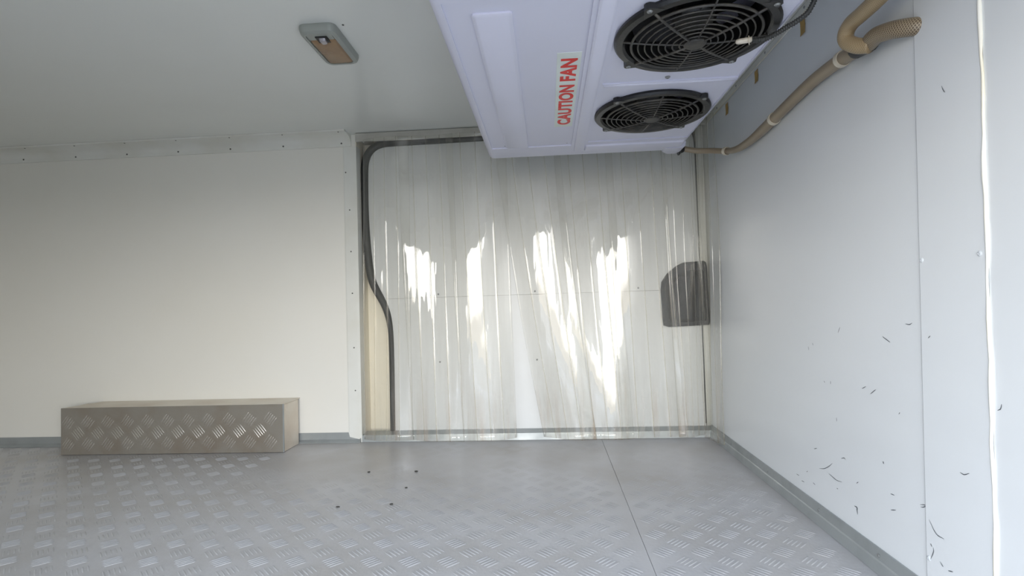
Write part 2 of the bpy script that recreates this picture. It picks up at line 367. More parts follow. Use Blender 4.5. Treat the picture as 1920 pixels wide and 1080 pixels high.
# scuffs
SC = [[(1.242, 0.329), (1.238, 0.326)], [(1.214, 0.333), (1.214, 0.326)], [(1.097, 0.335), (1.084, 0.341)], [(1.07, 0.329), (1.053, 0.34)], [(0.988, 0.307), (0.985, 0.311)], [(1.193, 0.258), (1.192, 0.25)], [(1.292, 0.165), (1.279, 0.17)], [(1.177, 0.176), (1.166, 0.18), (1.161, 0.178)], [(1.269, 0.127), (1.248, 0.133), (1.228, 0.144), (1.213, 0.155)], [(1.229, 0.128), (1.214, 0.126), (1.196, 0.124), (1.176, 0.127)], [(1.383, 0.079), (1.369, 0.079)], [(1.357, 0.071), (1.343, 0.072)], [(1.132, 0.094), (1.123, 0.094), (1.123, 0.089), (1.121, 0.081)], [(1.016, 0.159), (1.005, 0.16)], [(1.123, 0.142), (1.116, 0.147)], [(0.939, 0.168), (0.93, 0.171), (0.925, 0.171), (0.933, 0.166), (0.938, 0.165)], [(1.036, 0.211), (1.034, 0.207)], [(1.197, 0.107), (1.192, 0.107)], [(0.965, 0.467), (0.955, 0.466), (0.948, 0.469)], [(1.029, 0.441), (1.008, 0.432)], [(0.907, 0.446), (0.902, 0.45)], [(0.847, 0.25), (0.839, 0.249), (0.829, 0.254)], [(0.78, 0.355), (0.775, 0.358), (0.773, 0.365)], [(0.913, 0.116), (0.91, 0.112)], [(0.907, 0.112), (0.907, 0.105), (0.915, 0.088)], [(0.893, 0.097), (0.888, 0.093), (0.886, 0.092)], [(0.876, 0.091), (0.866, 0.094)], [(1.016, 0.13), (1.002, 0.135)], [(0.864, 0.841), (0.86, 0.832), (0.857, 0.828)], [(0.915, 0.153), (0.9, 0.137), (0.883, 0.136)], [(1.31, .40), (1.309, .392)], [(1.29, .41), (1.288, .405)], [(1.18, .44), (1.172, .452)], [(1.33, .10), (1.325, .104)], [(1.30, .085), (1.29, .083)]]
bm = new()
for L_ in SC:
    fat = .0011 if L_[0] in ((1.036, .211), (1.132, .094)) else .00055
    yz = spline([(0, a, b) for a, b in L_], 4); n_ = len(yz)
    pr = .0052 if L_[0][0] < .924 and L_[0][0] > .79 else .0026
    rows = []
    for k, p in enumerate(yz):
        t = (yz[min(k + 1, n_ - 1)] - yz[max(k - 1, 0)]).normalized(); q = Vector((0, -t.z, t.y)); ww = fat * (.25 + math.sin(PI * (k + .5) / n_))
        rows.append([bm.verts.new((wx(p.z + s * q.z * ww) - pr, p.y + s * q.y * ww, p.z + s * q.z * ww)) for s in (-1, 1)])
    for A, B in zip(rows, rows[1:]): bm.faces.new((A[0], A[1], B[1], B[0]))
mk('scuff_marks', bm, M_SCUFF, wr, kind='stuff')
# right base angle: upright leg with a bent lower lip
z_ = .047
bm = prism(new(), [(wx(0) - .0105, .0005), (wx(0) - .0025, .0005), (wx(z_) - .0025, z_), (wx(z_) - .0050, z_), (wx(.024) - .0055, .025), (wx(.022) - .0072, .022)], NY, D - .002, 'y')
bsr = mk('baseboard_right', bm, M_ALU, kind='structure')
for y in (.935, 1.05, 1.27, 1.55, 1.85):
    mk('screw', screw_bm((wx(.033) - .0058, y, .033), '-x', .0036, .0018), M_SCREW, bsr, smooth=True)
# back base angle either side of the step box
bb = mk('baseboard_back', prism(new(), [(D - .017, .0005), (D, .0005), (D, .038), (D - .003, .038), (D - .0045, .012), (D - .017, .003)], LX, -.745, 'x'), M_ALU, kind='structure')
mk('door_sill', prism(new(), [(D - .006, .0005), (D + .056, .0005), (D + .056, .030), (D - .003, .026)], -.741, .633, 'x'), M_ALU, bb, label='grey aluminium sill under the strip curtain')
# cove trim between ceiling and back wall
cv = [(D - .074, H - .0005), (D - .072, H - .006), (D - .050, H - .0075), (D - .022, H - .014), (D - .009, H - .024), (D - .005, H - .033), (D - .004, H - .047), (D - .0005, H - .048), (D - .0005, H - .0005)]
t1 = mk('trim_1', prism(new(), cv, LX, -.762, 'x'), M_TRIM, kind='structure', smooth=True)
for x in (-2.6, -2.385, -2.155, -1.925, -1.702, -1.482, -1.261, -1.04, -.80):
    mk('screw', screw_bm((x, D - .0043, 1.186), '-y', .0038, .002), M_SCREWD, t1, smooth=True)
for x in (-2.31, -2.09, -1.878, -1.665, -1.451, -1.23, -1.015, -.79):
    mk('screw', screw_bm((x, D - .062, H - .0066), '-z', .003, .0016), M_SCREWD, t1, smooth=True)
# upright angle on the left of the door opening
t2 = mk('trim_2', prism(new(), [(-.795, D - .0005), (-.795, D - .003), (-.79, D - .004), (-.752, D - .0045), (-.741, D - .004), (-.741, D + .04), (-.744, D + .04), (-.7445, D - .0005)], .0, 1.172, 'z'), M_TRIM, kind='structure')
for x, z in ((-.785, 1.068), (-.772, .917), (-.770, .751), (-.768, .585), (-.766, .37), (-.764, .202)):
    mk('screw', screw_bm((x, D - .0043, z), '-y', .0028, .0016), M_SCREWD, t2, smooth=True)
# ceiling angle along the right wall with its sealant line
t3 = mk('trim_3', bx(.585, .634, NY, D - .002, H - .0035, H - .0003, bev=.0008, seg=1), M_TRIM, kind='structure')
mk('upright_leg', prism(new(), [(wx(1.197) - .0055, 1.197), (wx(1.197) - .0026, 1.197), (wx(H) - .0026, H - .003), (wx(H) - .0055, H - .003)], NY, D - .002, 'y'), M_TRIM, t3)
mk('sealant_bead', tube(new(), [(wx(1.197) - .0048, y, 1.1965) for y in (NY, .5, 1., 1.5, D - .002)], .0022, 8), M_CAULK, t3, smooth='all')
for y in (.9, 1.1, 1.294, 1.524, 1.754, 1.95):
    mk('screw', screw_bm((wx(1.208) - .0055, y, 1.208), '-x', .0036, .0018), M_SCREW, t3, smooth=True)
# paving outside the open doorway
mk('ground', bx(-12, 12, -14, NY - .06, -.62, -.58), M_CONC, kind='structure')

# ------------------------------------------------------------------ sliding door behind the curtain
yd = D + .058
def arc(cx, cz, r, a0, a1, n=8): return [(cx + r * math.cos(math.radians(a0 + (a1 - a0) * k / n)), cz + r * math.sin(math.radians(a0 + (a1 - a0) * k / n))) for k in range(n + 1)]
left_edge = [(-.636, .012), (-.634, .258), (-.634, .38), (-.637, .44), (-.646, .495), (-.664, .545), (-.700, .615), (-.714, .665), (-.722, .737), (-.728, .82), (-.731, .913), (-.731, 1.02), (-.729, 1.095), (-.722, 1.135), (-.706, 1.165), (-.680, 1.186), (-.645, 1.196), (-.60, 1.198)]
right_edge = [(.52, 1.198), (.560, 1.196), (.586, 1.182), (.597, 1.155), (.600, 1.10), (.600, .012)]
le = [(p.x, p.y) for p in spline([(a, b, 0) for a, b in left_edge], 3)]
outline = le + right_edge
door = thing('door_1', None, None, (-.05, yd, .04), kind='structure')
O = tuple(door.location)
SEAMZ = .560
def interp_left(z):
    for (a, b), (c, d) in zip(le, le[1:]):
        if b <= z <= d: return a + (c - a) * (z - b) / max(1e-6, d - b)
    return le[0][0]
lo = [p for p in le if p[1] < SEAMZ - .0004] + [(interp_left(SEAMZ - .0004), SEAMZ - .0004), (.600, SEAMZ - .0004), (.600, .012)]
hi = [(interp_left(SEAMZ + .0004), SEAMZ + .0004)] + [p for p in le if p[1] > SEAMZ + .0004] + [p for p in right_edge if p[1] > SEAMZ] + [(.600, SEAMZ + .0004)]
mk('lower_panel', prism(new(), lo, yd, yd + .03, 'y'), M_DOOR, door, org=O)
mk('upper_panel', prism(new(), hi, yd + .001, yd + .03, 'y'), M_DOOR, door, org=O)
cl = [(a, yd - .001, b) for a, b in le] + [(p.x, yd - .001, p.y) for p in spline([(a, b, 0) for a, b in right_edge[:5]], 3)] + [(.600, yd - .001, .04)]
mk('rubber_seal', tube(new(), cl, lambda L: .0105 + .0055 * min(1, max(0, (L - .40) / .2)) if L < 2.30 else max(.0022, .011 - (L - 2.30) * .05), 10, flat=.9, up=Vector((0, 1, 0))), M_RUBBER, door, org=O, smooth='all', label='dark grey rubber seal round the door outline')
for x, z in ((-.437, .572), (-.047, .572), (.36, .572), (-.437, .30), (-.047, .30)):
    mk('screw', screw_bm((x, yd, z), '-y', .0036, .0018), M_SCREW, door, org=O, smooth=True)
# recessed inner handle
hp = [(.452, .555), (.456, .590), (.478, .622), (.512, .650), (.540, .663), (.618, .667), (.626, .660), (.629, .640), (.632, .430), (.628, .418), (.475, .414), (.457, .420), (.455, .440)]
hp = [(x - .006, z + .002) for x, z in hp]
hcx, hcz = .55, .54
def inset(pts, s, cx=hcx, cz=hcz): return [(cx + (x - cx) * s, cz + (z - cz) * s) for x, z in pts]
def ringplate(bm, outer, inner, y0, y1):
    n = len(outer)
    A = [bm.verts.new((x, y0, z)) for x, z in outer]; B = [bm.verts.new((x, y0 + .001, z)) for x, z in inner]; C = [bm.verts.new((x, y1, z)) for x, z in inner]; E = [bm.verts.new((x, y1, z)) for x, z in outer]
    for k in range(n):
        j = (k + 1) % n
        bm.faces.new((A[k], A[j], B[j], B[k])); bm.faces.new((B[k], B[j], C[j], C[k])); bm.faces.new((E[k], E[j], A[j], A[k])); bm.faces.new((C[k], C[j], E[j], E[k]))
    return bm
hb = mk('door_handle', ringplate(new(), hp, inset(hp, .80, .565, .50), yd - .017, yd + .004), M_HAND, door, org=O, smooth=True, label='dark grey moulded plastic inner handle of the sliding door')
mk('cup', prism(new(), inset(hp, .82, .565, .50), yd - .002, yd + .003, 'y'), M_HAND2, hb, org=O)
mk('pull_lever', prism(new(), [(.500, .445), (.500, .585), (.520, .612), (.556, .612), (.560, .445)], yd - .012, yd - .003, 'y'), M_HAND, hb, org=O)
mk('pull_lever', prism(new(), [(.576, .452), (.576, .610), (.604, .610), (.606, .452)], yd - .013, yd - .003, 'y'), M_HAND, hb, org=O)

# ------------------------------------------------------------------ strip curtain
SC_O = (-.05, 2.03, 0)
cur = thing('strip_curtain', 'clear ribbed PVC strip curtain hanging over the sliding door', 'curtain', SC_O)
mk('rail', bx(-.739, .622, 2.052, 2.064, 1.186, 1.2185, bev=.001, seg=1), M_ALUR, cur, org=SC_O, label='grey aluminium hanging rail of the curtain')
def strip(tl, tr, bl, br, curl_t, curl_b, seed, zb=.014, zt=1.19, kz=1.0, ph=0.):
    """one strip: (x, y) of its left and right edge at the top and at the bottom; curl > 0 bows towards the room"""
    rnd = random.Random(seed); us = [0]
    ribs = (.25, .5, .75)
    for k in range(24):
        us.append((k + 1) / 24)
    for r_ in ribs: us += [r_ - .0065, r_ + .0065]
    us = sorted(set(round(u, 5) for u in us)); NZ = 56; th = .0024
    a1, a2, a3 = [rnd.uniform(0, 6.28) for _ in range(3)]; m1 = rnd.uniform(.006, .010); m2 = rnd.uniform(.002, .0035)
    bm = new(); front = []; back = []; U = len(us)
    for j in range(NZ + 1):
        t = j / NZ; z = zt + (zb - zt) * t; s = t ** 1.25 * kz + (1 - kz) * t
        ex = lambda p, q: (p[0] + (q[0] - p[0]) * s, p[1] + (q[1] - p[1]) * s)
        Lx, Ly = ex(tl, bl); Rx, Ry = ex(tr, br); cu = curl_t + (curl_b - curl_t) * t
        fr_, bk_ = [], []
        dx, dy = Rx - Lx, Ry - Ly; ln = math.hypot(dx, dy); nx, ny = dy / ln, -dx / ln
        for u in us:
            off = cu * (1 - (2 * u - 1) ** 2) + min(1, t * 3) * (m1 * math.sin(PI * 1.7 * u + a1 + 3.4 * t + ph) * math.sin(2.6 * t + a2) + m2 * math.sin(5.2 * u + a3 - 6.5 * t))
            rib = .0009 if any(abs(u - r_) < .0005 for r_ in ribs) else 0
            x = Lx + dx * u + nx * off; y = Ly + dy * u + ny * off
            fr_.append(bm.verts.new((x + nx * (th / 2 + rib), y + ny * (th / 2 + rib), z)))
            bk_.append(bm.verts.new((x - nx * th / 2, y - ny * th / 2, z)))
        front.append(fr_); back.append(bk_)
    for j in range(NZ):
        for k in range(U - 1):
            um = (us[k] + us[k + 1]) / 2; ribf = any(abs(um - r_) < .0066 for r_ in ribs)
            f = bm.faces.new((front[j][k], front[j][k + 1], front[j + 1][k + 1], front[j + 1][k])); f.material_index = 1 if ribf else 0; f.smooth = True
            f = bm.faces.new((back[j][k + 1], back[j][k], back[j + 1][k], back[j + 1][k + 1])); f.smooth = True
        for k in (0, U - 1):
            f = bm.faces.new((front[j][k], back[j][k], back[j + 1][k], front[j + 1][k])); f.material_index = 1
    for k in range(U - 1):
        f = bm.faces.new((front[NZ][k], front[NZ][k + 1], back[NZ][k + 1], back[NZ][k])); f.material_index = 2
        f = bm.faces.new((front[0][k], front[0][k + 1], back[0][k + 1], back[0][k])); f.material_index = 1
    return mk('strip', bm, [M_PVC, M_PVCE, M_PVCH], cur, org=SC_O)
A_, B_ = 2.042, 2.022       # rear and front hanging planes
strips = [
    ((-.705, 2.046), (-.520, 2.028), (-.728, 2.054), (-.530, 2.034), .005, .010, 11),
    ((-.560, B_), (-.345, B_), (-.530, 2.035), (-.326, 1.992), .006, .006, 12),
    ((-.375, A_), (-.140, A_), (-.328, 1.998), (-.131, 2.046), .010, .010, 13),
    ((-.185, B_), (.062, B_), (-.030, 2.050), (.168, 1.998), .008, .008, 14),
    ((.040, A_), (.262, A_), (.115, 2.012), (.305, 2.010), .008, .008, 15),
    ((.235, B_), (.457, B_), (.262, 2.012), (.498, 2.044), .008, .008, 16),
    ((.440, 2.008), (.588, 2.044), (.470, 2.020), (.575, 2.044), .004, .004, 17),
    ((.556, 2.022), (.618, 1.945), (.562, 2.012), (.597, 1.905), .004, .004, 18),
]
CF = ((2.4, 1.6), (-2.6, 1.6), (2.3, 1.5), (1.9, 2.2), (-2.0, 2.0), (2.6, 1.5), (2.2, 1.5), (1, 1))
for i, (tl, tr, bl, br, c0, c1, sd) in enumerate(strips): strip(tl, tr, bl, br, c0 * CF[i][0], c1 * CF[i][1], sd)

# ------------------------------------------------------------------ tread-plate step box
BO = (-1.42, 2.0, 0)
stp = thing('step_box', 'low tread-plate metal box on the floor against the cream back wall', 'step box', BO)
x0, x1, yf, zt = -1.862, -.990, 1.928, .178
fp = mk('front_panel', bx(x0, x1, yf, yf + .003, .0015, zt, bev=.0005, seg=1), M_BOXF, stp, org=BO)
V, F = [], []
nrm = Vector((0, -1, 0)); e1 = Vector((.62, 0, .79)).normalized(); e2 = Vector((-.62, 0, .79)).normalized()
for i in range(-6, 9):
    for z, fam in ((.124, 0), (.040, 0), (.082, 1)):
        x = -1.516 + .0793 * (i + (.5 if fam else 0))
        if not x0 + .025 < x < x1 - .022: continue
        if fam and z != .082:
            for k in range(5):         # rows cut off by the sheet's edge: only the part that stays on the sheet
                sd = e2.cross(nrm).normalized(); c = Vector((x, yf, z)) + sd * ((k - 2) * .0088)
                c.z = .0125 if z < .05 else zt - .0125
                bar(V, F, c, e2, nrm, sd, L=.018, W=.0034, h=.0010)
            continue
        group(V, F, (x, yf, z), e1 if fam == 0 else e2, nrm, .0021 if fam == 0 else .0012, L=.046)
pymesh('tread_bars', V, F, M_BOXB, fp, org=BO, kind='stuff')
mk('top_panel', prism(new(), [(x0 + .003, yf + .003), (x1 - .001, yf + .003), (x1 - .001, D - .001), (x0 + .05, D - .001)], zt - .003, zt, 'z'), M_BOXS, stp, org=BO)
mk('side_panel', bx(x1 - .003, x1, yf + .003, D - .019, .0015, zt - .0035), M_BOXS, stp, org=BO, label='plain grey-beige end sheet of the box')
mk('side_panel', bx(x0 + .001, x0 + .004, yf + .003, D - .019, .0015, zt - .0035), M_BOXS, stp, org=BO)
mk('edge_lip', bx(x1 - .0005, x1 + .0025, yf - .001, yf + .006, .0015, zt + .0005, bev=.0004, seg=1), M_ALU, stp, org=BO)
mk('corner_flap', prism(new(), [(yf + .02, zt - .030), (yf + .055, zt - .045), (D - .03, zt - .024), (D - .02, zt - .004), (yf + .02, zt - .004)], x1 - .0005, x1 + .0012, 'x'), M_BOXS, stp, org=BO)

# ------------------------------------------------------------------ ceiling lamp
LO = (-.545, 1.34, H)
lamp = thing('dome_lamp', 'grey oblong dome lamp with brown lens on the ceiling', 'lamp', LO)
def rrect(cx, cy, hx, hy, r, n=5, skew=0.):
    p = []
    for sx, sy, a in ((1, 1, 0), (-1, 1, 90), (-1, -1, 180), (1, -1, 270)):
        for k in range(n + 1):
            t = math.radians(a + 90 * k / n); p.append((cx + sx * (hx - r) + r * math.cos(t), cy + sy * (hy - r) + r * math.sin(t)))
    return p
def loft(bm, rings, cap0=True, cap1=True):
    R = [[bm.verts.new(v) for v in r] for r in rings]; n = len(R[0])
    for A, B in zip(R, R[1:]):
        for k in range(n): bm.faces.new((A[k], A[(k + 1) % n], B[(k + 1) % n], B[k]))
    if cap0: bm.faces.new(R[0])
    if cap1: bm.faces.new(R[-1][::-1])
    return bm
cx, cy = -.542, 1.338
def rr(hx, hy, r, z, oy=0): return [(a, b, z) for a, b in rrect(cx, cy + oy, hx, hy, r)]
mk('lamp_housing', loft(new(), [rr(.047, .094, .018, H - .0005), rr(.047, .094, .018, H - .008), rr(.044, .091, .018, H - .018), rr(.038, .085, .014, H - .022), rr(.034, .080, .012, H - .0215), rr(.033, .079, .012, H - .014)]), M_LAMP, lamp, org=LO, smooth=True)
mk('lamp_lens', loft(new(), [rr(.0325, .0640, .008, H - .012, .0135), rr(.0325, .064, .008, H - .0195, .0135), rr(.029, .060, .008, H - .0225, .0135)]), M_LENS, lamp, org=LO, smooth=True, label='brown translucent lens')
mk('mounting_plate', bx(cx - .032, cx + .032, cy - .078, cy - .051, H - .0205, H - .013, bev=.001), M_LAMP, lamp, org=LO)
mk('switch', loft(new(), [[(a, b, H - .0195) for a, b in rrect(cx + .004, cy - .056, .0085, .011, .003)], [(a, b, H - .028) for a, b in rrect(cx + .004, cy - .053, .0075, .009, .003)], [(a, b, H - .030) for a, b in rrect(cx + .004, cy - .052, .005, .006, .002)]]), M_CHROME, lamp, org=LO, smooth=True, label='silver rocker switch')
mk('switch_slot', bx(cx - .012, cx + .018, cy - .069, cy - .040, H - .0232, H - .0195, bev=.001), M_HAND2, lamp, org=LO)
o = mk('screw', screw_bm((-.478, 1.26, H - .0003), '-z', .003, .0016), M_SCREWD, ceil, smooth=True)

# ------------------------------------------------------------------ evaporator unit
UO = (.15, 1.25, H)
unit = thing('cooling_unit', 'white ceiling refrigeration unit with two black fans', 'cooling unit', UO)
ux0, ux1, uy0, uy1, uz = -.185, .469, .62, 1.845, 1.03
bm = bx(ux0, ux1, uy0, uy1, uz, H - .0005, bev=.022, seg=4)
hs = mk('housing_raw', bm, M_UNIT, smooth=True)
FANS = [(.300, 1.034), (.299, 1.456)]; FR = .141
cuts = []
for (fx, fy) in FANS:
    cuts.append(mk('cut', lathe(new(), [(0, -.1), (FR - .006, -.1), (FR - .006, .13), (0, .13)], (fx, fy, uz), 64), M_DEEP))
for a in ((-.163, .095, .875, 1.722), (.146, .457, .842, 1.250), (.146, .457, 1.268, 1.695)):      # shallow pressed panels
    bm = bx(a[0], a[1], a[2], a[3], uz - .02, uz + .0035); cuts.append(mk('cut', bm, M_UNIT))
for a in ((-.163, .095, .64, .857), (.146, .457, .64, .828)):
    cuts.append(mk('cut', bx(a[0], a[1], a[2], a[3], uz - .02, uz + .0035), M_UNIT))
for c in cuts:
    md = hs.modifiers.new('b', 'BOOLEAN'); md.operation = 'DIFFERENCE'; md.object = c; md.solver = 'EXACT'
dg = bpy.context.evaluated_depsgraph_get(); me = bpy.data.meshes.new_from_object(hs.evaluated_get(dg))
for c in cuts + [hs]: bpy.data.objects.remove(c, do_unlink=True)
bm = new(); bm.from_mesh(me)
bmesh.ops.triangulate(bm, faces=bm.faces)
bpy.data.meshes.remove(me)
house = mk('housing', bm, [M_UNIT, M_DEEP], unit, org=UO, smooth=True)
def bead(p0, p1, w=.004, h=.003):
    """pressed rib with rounded section lying on the underside"""
    p0, p1 = Vector(p0), Vector(p1); return tube(new(), [p0, p0.lerp(p1, .02), p0.lerp(p1, .98), p1], w, 8, flat=h / w, up=Vector((0, 0, 1)))
zp = uz + .0035
raised = loft(new(), [[(a, b, zp + .001) for a, b in rrect(-.081, 1.317, .036, .402, .006)], [(a, b, zp - .0035) for a, b in rrect(-.081, 1.317, .036, .402, .006)], [(a, b, zp - .006) for a, b in rrect(-.0815, 1.317, .030, .396, .004)]])
mk('raised_panel', raised, M_UNIT, unit, org=UO, smooth=True)
rib_ = loft(new(), [[(a, b, uz + .002) for a, b in rrect(.1205, 1.24, .0165, .54, .004)], [(a, b, uz - .003) for a, b in rrect(.1205, 1.24, .0155, .539, .004)], [(a, b, uz - .0045) for a, b in rrect(.1205, 1.24, .0125, .536, .004)]])
mk('divider_rib', rib_, M_UNIT, unit, org=UO, smooth=True)
mk('end_lip', loft(new(), [[(a, b, uz + .002) for a, b in rrect(.298, 1.752, .160, .030, .008)], [(a, b, uz - .005) for a, b in rrect(.298, 1.752, .156, .026, .008)], [(a, b, uz - .0065) for a, b in rrect(.298, 1.752, .150, .021, .008)]]), M_UNIT, unit, org=UO, smooth=True)
for y in (1.259, .835):
    mk('cross_rib', tube(new(), [(.150, y, zp - .003), (.20, y, zp - .003), (.40, y, zp - .003), (.458, y, zp - .003)], .0055, 10, flat=.6), M_UNIT, unit, org=UO, smooth='all')
# drain spout at the far right corner
sp_ = loft(new(), [[(a, 1.790 - .0, b) for a, b in rrect(.440, uz + .035, .036, .040, .012)], [(a, 1.850, b) for a, b in rrect(.442, uz + .034, .034, .037, .012)], [(a, 1.893, b) for a, b in rrect(.452, uz + .030, .022, .026, .010)]])
mk('drain_spout', sp_, M_UNIT, unit, org=UO, smooth=True)
mk('drain_collar', lathe(new(), [(0, -.004), (.021, -.004), (.021, 0), (.016, .003), (.012, .013), (.010, .016), (0, .016)], (.474, 1.868, uz + .012), 20, 'x'), M_BLACK, unit, org=UO, smooth=True, label='black rubber drain collar')
mk('screw', screw_bm((.293, 1.232, zp - .0002), '-z', .006, .004), M_SCREW, unit, org=UO, smooth=True)
for x in (-.12, .08): mk('screw', screw_bm((x, 1.705, zp), '-z', .0022, .001), M_SCREW, unit, org=UO)

def make_fan(fx, fy, ang0, blade_rot):
    zf = zp - .002
    fan = mk('fan', lathe(new(), [(FR + .010, .004), (FR + .012, -.004), (FR + .008, -.009), (FR - .004, -.010), (FR - .009, -.006), (FR - .012, .02), (FR - .020, .055), (FR - .020, .060), (FR - .008, .06), (FR - .004, .004)], (fx, fy, zf), 64), M_BLACK, unit, org=UO, smooth=True)
    # floor of the shroud, far inside
    mk('back_plate', lathe(new(), [(0, .10), (FR - .010, .10), (FR - .010, .102), (0, .102)], (fx, fy, zf), 40), M_DEEP, fan, org=UO)
    for k in range(4):
        a = math.radians(ang0 + 90 * k); c = Vector((fx + (FR + .011) * math.cos(a), fy + (FR + .011) * math.sin(a), zf - .007))
        bm = new(); r0 = Vector((math.cos(a), math.sin(a), 0)); tt = Vector((-math.sin(a), math.cos(a), 0))
        prof = [r0 * -.014 + tt * .022, r0 * .001 + tt * .011, r0 * .009 + tt * .006, r0 * .011, r0 * .009 - tt * .006, r0 * .001 - tt * .011, r0 * -.014 - tt * .022]
        A = [bm.verts.new(c + p + Vector((0, 0, -.003))) for p in prof]; B = [bm.verts.new(c + p + Vector((0, 0, .008))) for p in prof]
        bm.faces.new(A); bm.faces.new(B[::-1])
        for i in range(7): bm.faces.new((A[i], B[i], B[(i + 1) % 7], A[(i + 1) % 7]))
        mk('mounting_ear', bm, M_BLACK, fan, org=UO)
        mk('screw', screw_bm(c + r0 * .001 + Vector((0, 0, -.003)), '-z', .0052, .003), M_SCREW, fan, org=UO, smooth=True)
    def dome(r): return zf - .008 - .012 * (1 - (r / FR) ** 2)      # the guard bulges down slightly
    for i, r in enumerate((.029, .042, .055, .068, .081, .094, .107, .120)):
        pts = [(fx + r * math.cos(2 * PI * k / 56), fy + r * math.sin(2 * PI * k / 56), dome(r)) for k in range(56)]
        mk('guard_ring', tube(new(), pts, .00165 if i < 7 else .0028, 6, closed=True), M_GUARD, fan, org=UO, smooth='all')
    for k in range(8):
        a = math.radians(ang0 + 45 * k); P = lambda r: (fx + r * math.cos(a), fy + r * math.sin(a), dome(r) - .0005)
        mk('guard_spoke', tube(new(), [P(.016), P(.05), P(.085), P(.118), P(.137)], .0030 if k % 2 == 0 else .0021, 6, flat=.9), M_GUARD, fan, org=UO, smooth='all')
    mk('guard_hub', lathe(new(), [(0, -.003), (.019, -.003), (.0215, -.001), (.0215, .004), (0, .004)], (fx, fy, dome(0)), 28), M_GUARD, fan, org=UO, smooth=True)
    mk('motor', lathe(new(), [(0, 0), (.036, 0), (.042, .006), (.042, .05), (0, .05)], (fx, fy, zf + .022), 32), M_BLACK, fan, org=UO, smooth=True)
    for k in range(7):
        a0 = math.radians(blade_rot + 360 / 7 * k); bm = new(); g = []
        for i in range(7):
            r = .040 + .078 * i / 6; swp = .55 * (i / 6) ** 1.4; row = []
            for j in range(6):
                q = j / 5; a = a0 + swp + q * .62; z = zf + .022 + .034 * q * (1 - .25 * i / 6) + .004 * math.sin(PI * q)
                row.append(bm.verts.new((fx + r * math.cos(a), fy + r * math.sin(a), z)))
            g.append(row)
        for i in range(6):
            for j in range(5): bm.faces.new((g[i][j], g[i][j + 1], g[i + 1][j + 1], g[i + 1][j]))
        res = bmesh.ops.solidify(bm, geom=list(bm.faces), thickness=.0018)
        mk('fan_blade', bm, M_BLADE, fan, org=UO, smooth=True)
    return fan
make_fan(*FANS[0], 46, 12)['label'] = 'nearer black fan with the sensor tied to its guard'
make_fan(*FANS[1], 46, 33)['label'] = 'farther black fan near the end of the unit'
stk = mk('warning_sticker', bx(.037, .088, 1.083, 1.541, zp - .0008, zp + .0002), M_STICK, unit, org=UO, label='white sticker with red CAUTION FAN lettering')
fc = bpy.data.curves.new('t', 'FONT'); fc.body = 'CAUTION FAN'; fc.size = 1; fc.offset = .042; fc.space_character = 1.04; fc.space_word = .95
fo = bpy.data.objects.new('t', fc); COL.objects.link(fo)
bpy.context.view_layer.update()
me = bpy.data.meshes.new_from_object(fo.evaluated_get(bpy.context.evaluated_depsgraph_get())); bpy.data.objects.remove(fo, do_unlink=True)
bm = new(); bm.from_mesh(me); bpy.data.meshes.remove(me)
xs = [v.co.x for v in bm.verts]; ys = [v.co.y for v in bm.verts]; ax, bxx, ay, by = min(xs), max(xs), min(ys), max(ys)
for v in bm.verts:
    tx = (v.co.x - ax) / (bxx - ax); ty = (v.co.y - ay) / (by - ay)
    v.co = Vector((.0815 - ty * .0365, 1.522 - tx * .413, zp - .0011))
left_ = set(bm.verts)
while left_:                                            # each letter its own mesh
    st = [left_.pop()]; isl = set(st)
    while st:
        v = st.pop()
        for e_ in v.link_edges:
            q = e_.other_vert(v)
            if q not in isl: isl.add(q); left_.discard(q); st.append(q)
    b2 = new(); mp_ = {v: b2.verts.new(v.co) for v in isl}
    for f in {f for v in isl for f in v.link_faces}: b2.faces.new([mp_[v] for v in f.verts])
    mk('letter', b2, M_RED, stk, org=UO, normals=False)
bm.free()

# ------------------------------------------------------------------ temperature sensor on the near fan guard
TO = (.39, 1.02, 1.0)
sen = thing('temperature_sensor', 'cream capsule sensor on black corrugated cable tied to the nearer fan', 'sensor', TO)
mk('sensor_capsule', tube(new(), [(.374, 1.028, 1.0075), (.376, 1.0275, 1.0075), (.381, 1.0255, 1.007), (.392, 1.021, 1.0065), (.401, 1.018, 1.006)], lambda L: .0022 if L < .001 else (.0042 if L < .004 else .0052), 12), M_CAPS, sen, org=TO, smooth='all')
cb = spline([(.400, 1.019, 1.005), (.412, 1.018, 1.004), (.427, 1.018, 1.006), (.442, 1.012, 1.011), (.456, 1.000, 1.016), (.470, .985, 1.020), (.484, .970, 1.030), (.492, .955, 1.060), (.494, .945, 1.12), (.497, .94, H - .001)], 16)
mk('cable', tube(new(), cb, lambda L: .0046 + .0009 * math.sin(L * 2 * PI / .0042), 12), M_RUBBER, sen, org=TO, smooth='all', label='black corrugated conduit')
mk('cable_tie', tube(new(), [(.396 + .0068 * math.sin(a) * .4, 1.020 + .0068 * math.sin(a), 1.006 + .0075 * math.cos(a)) for a in [2 * PI * k / 16 for k in range(16)]], .0010, 6, closed=True), M_CLIP, sen, org=TO)

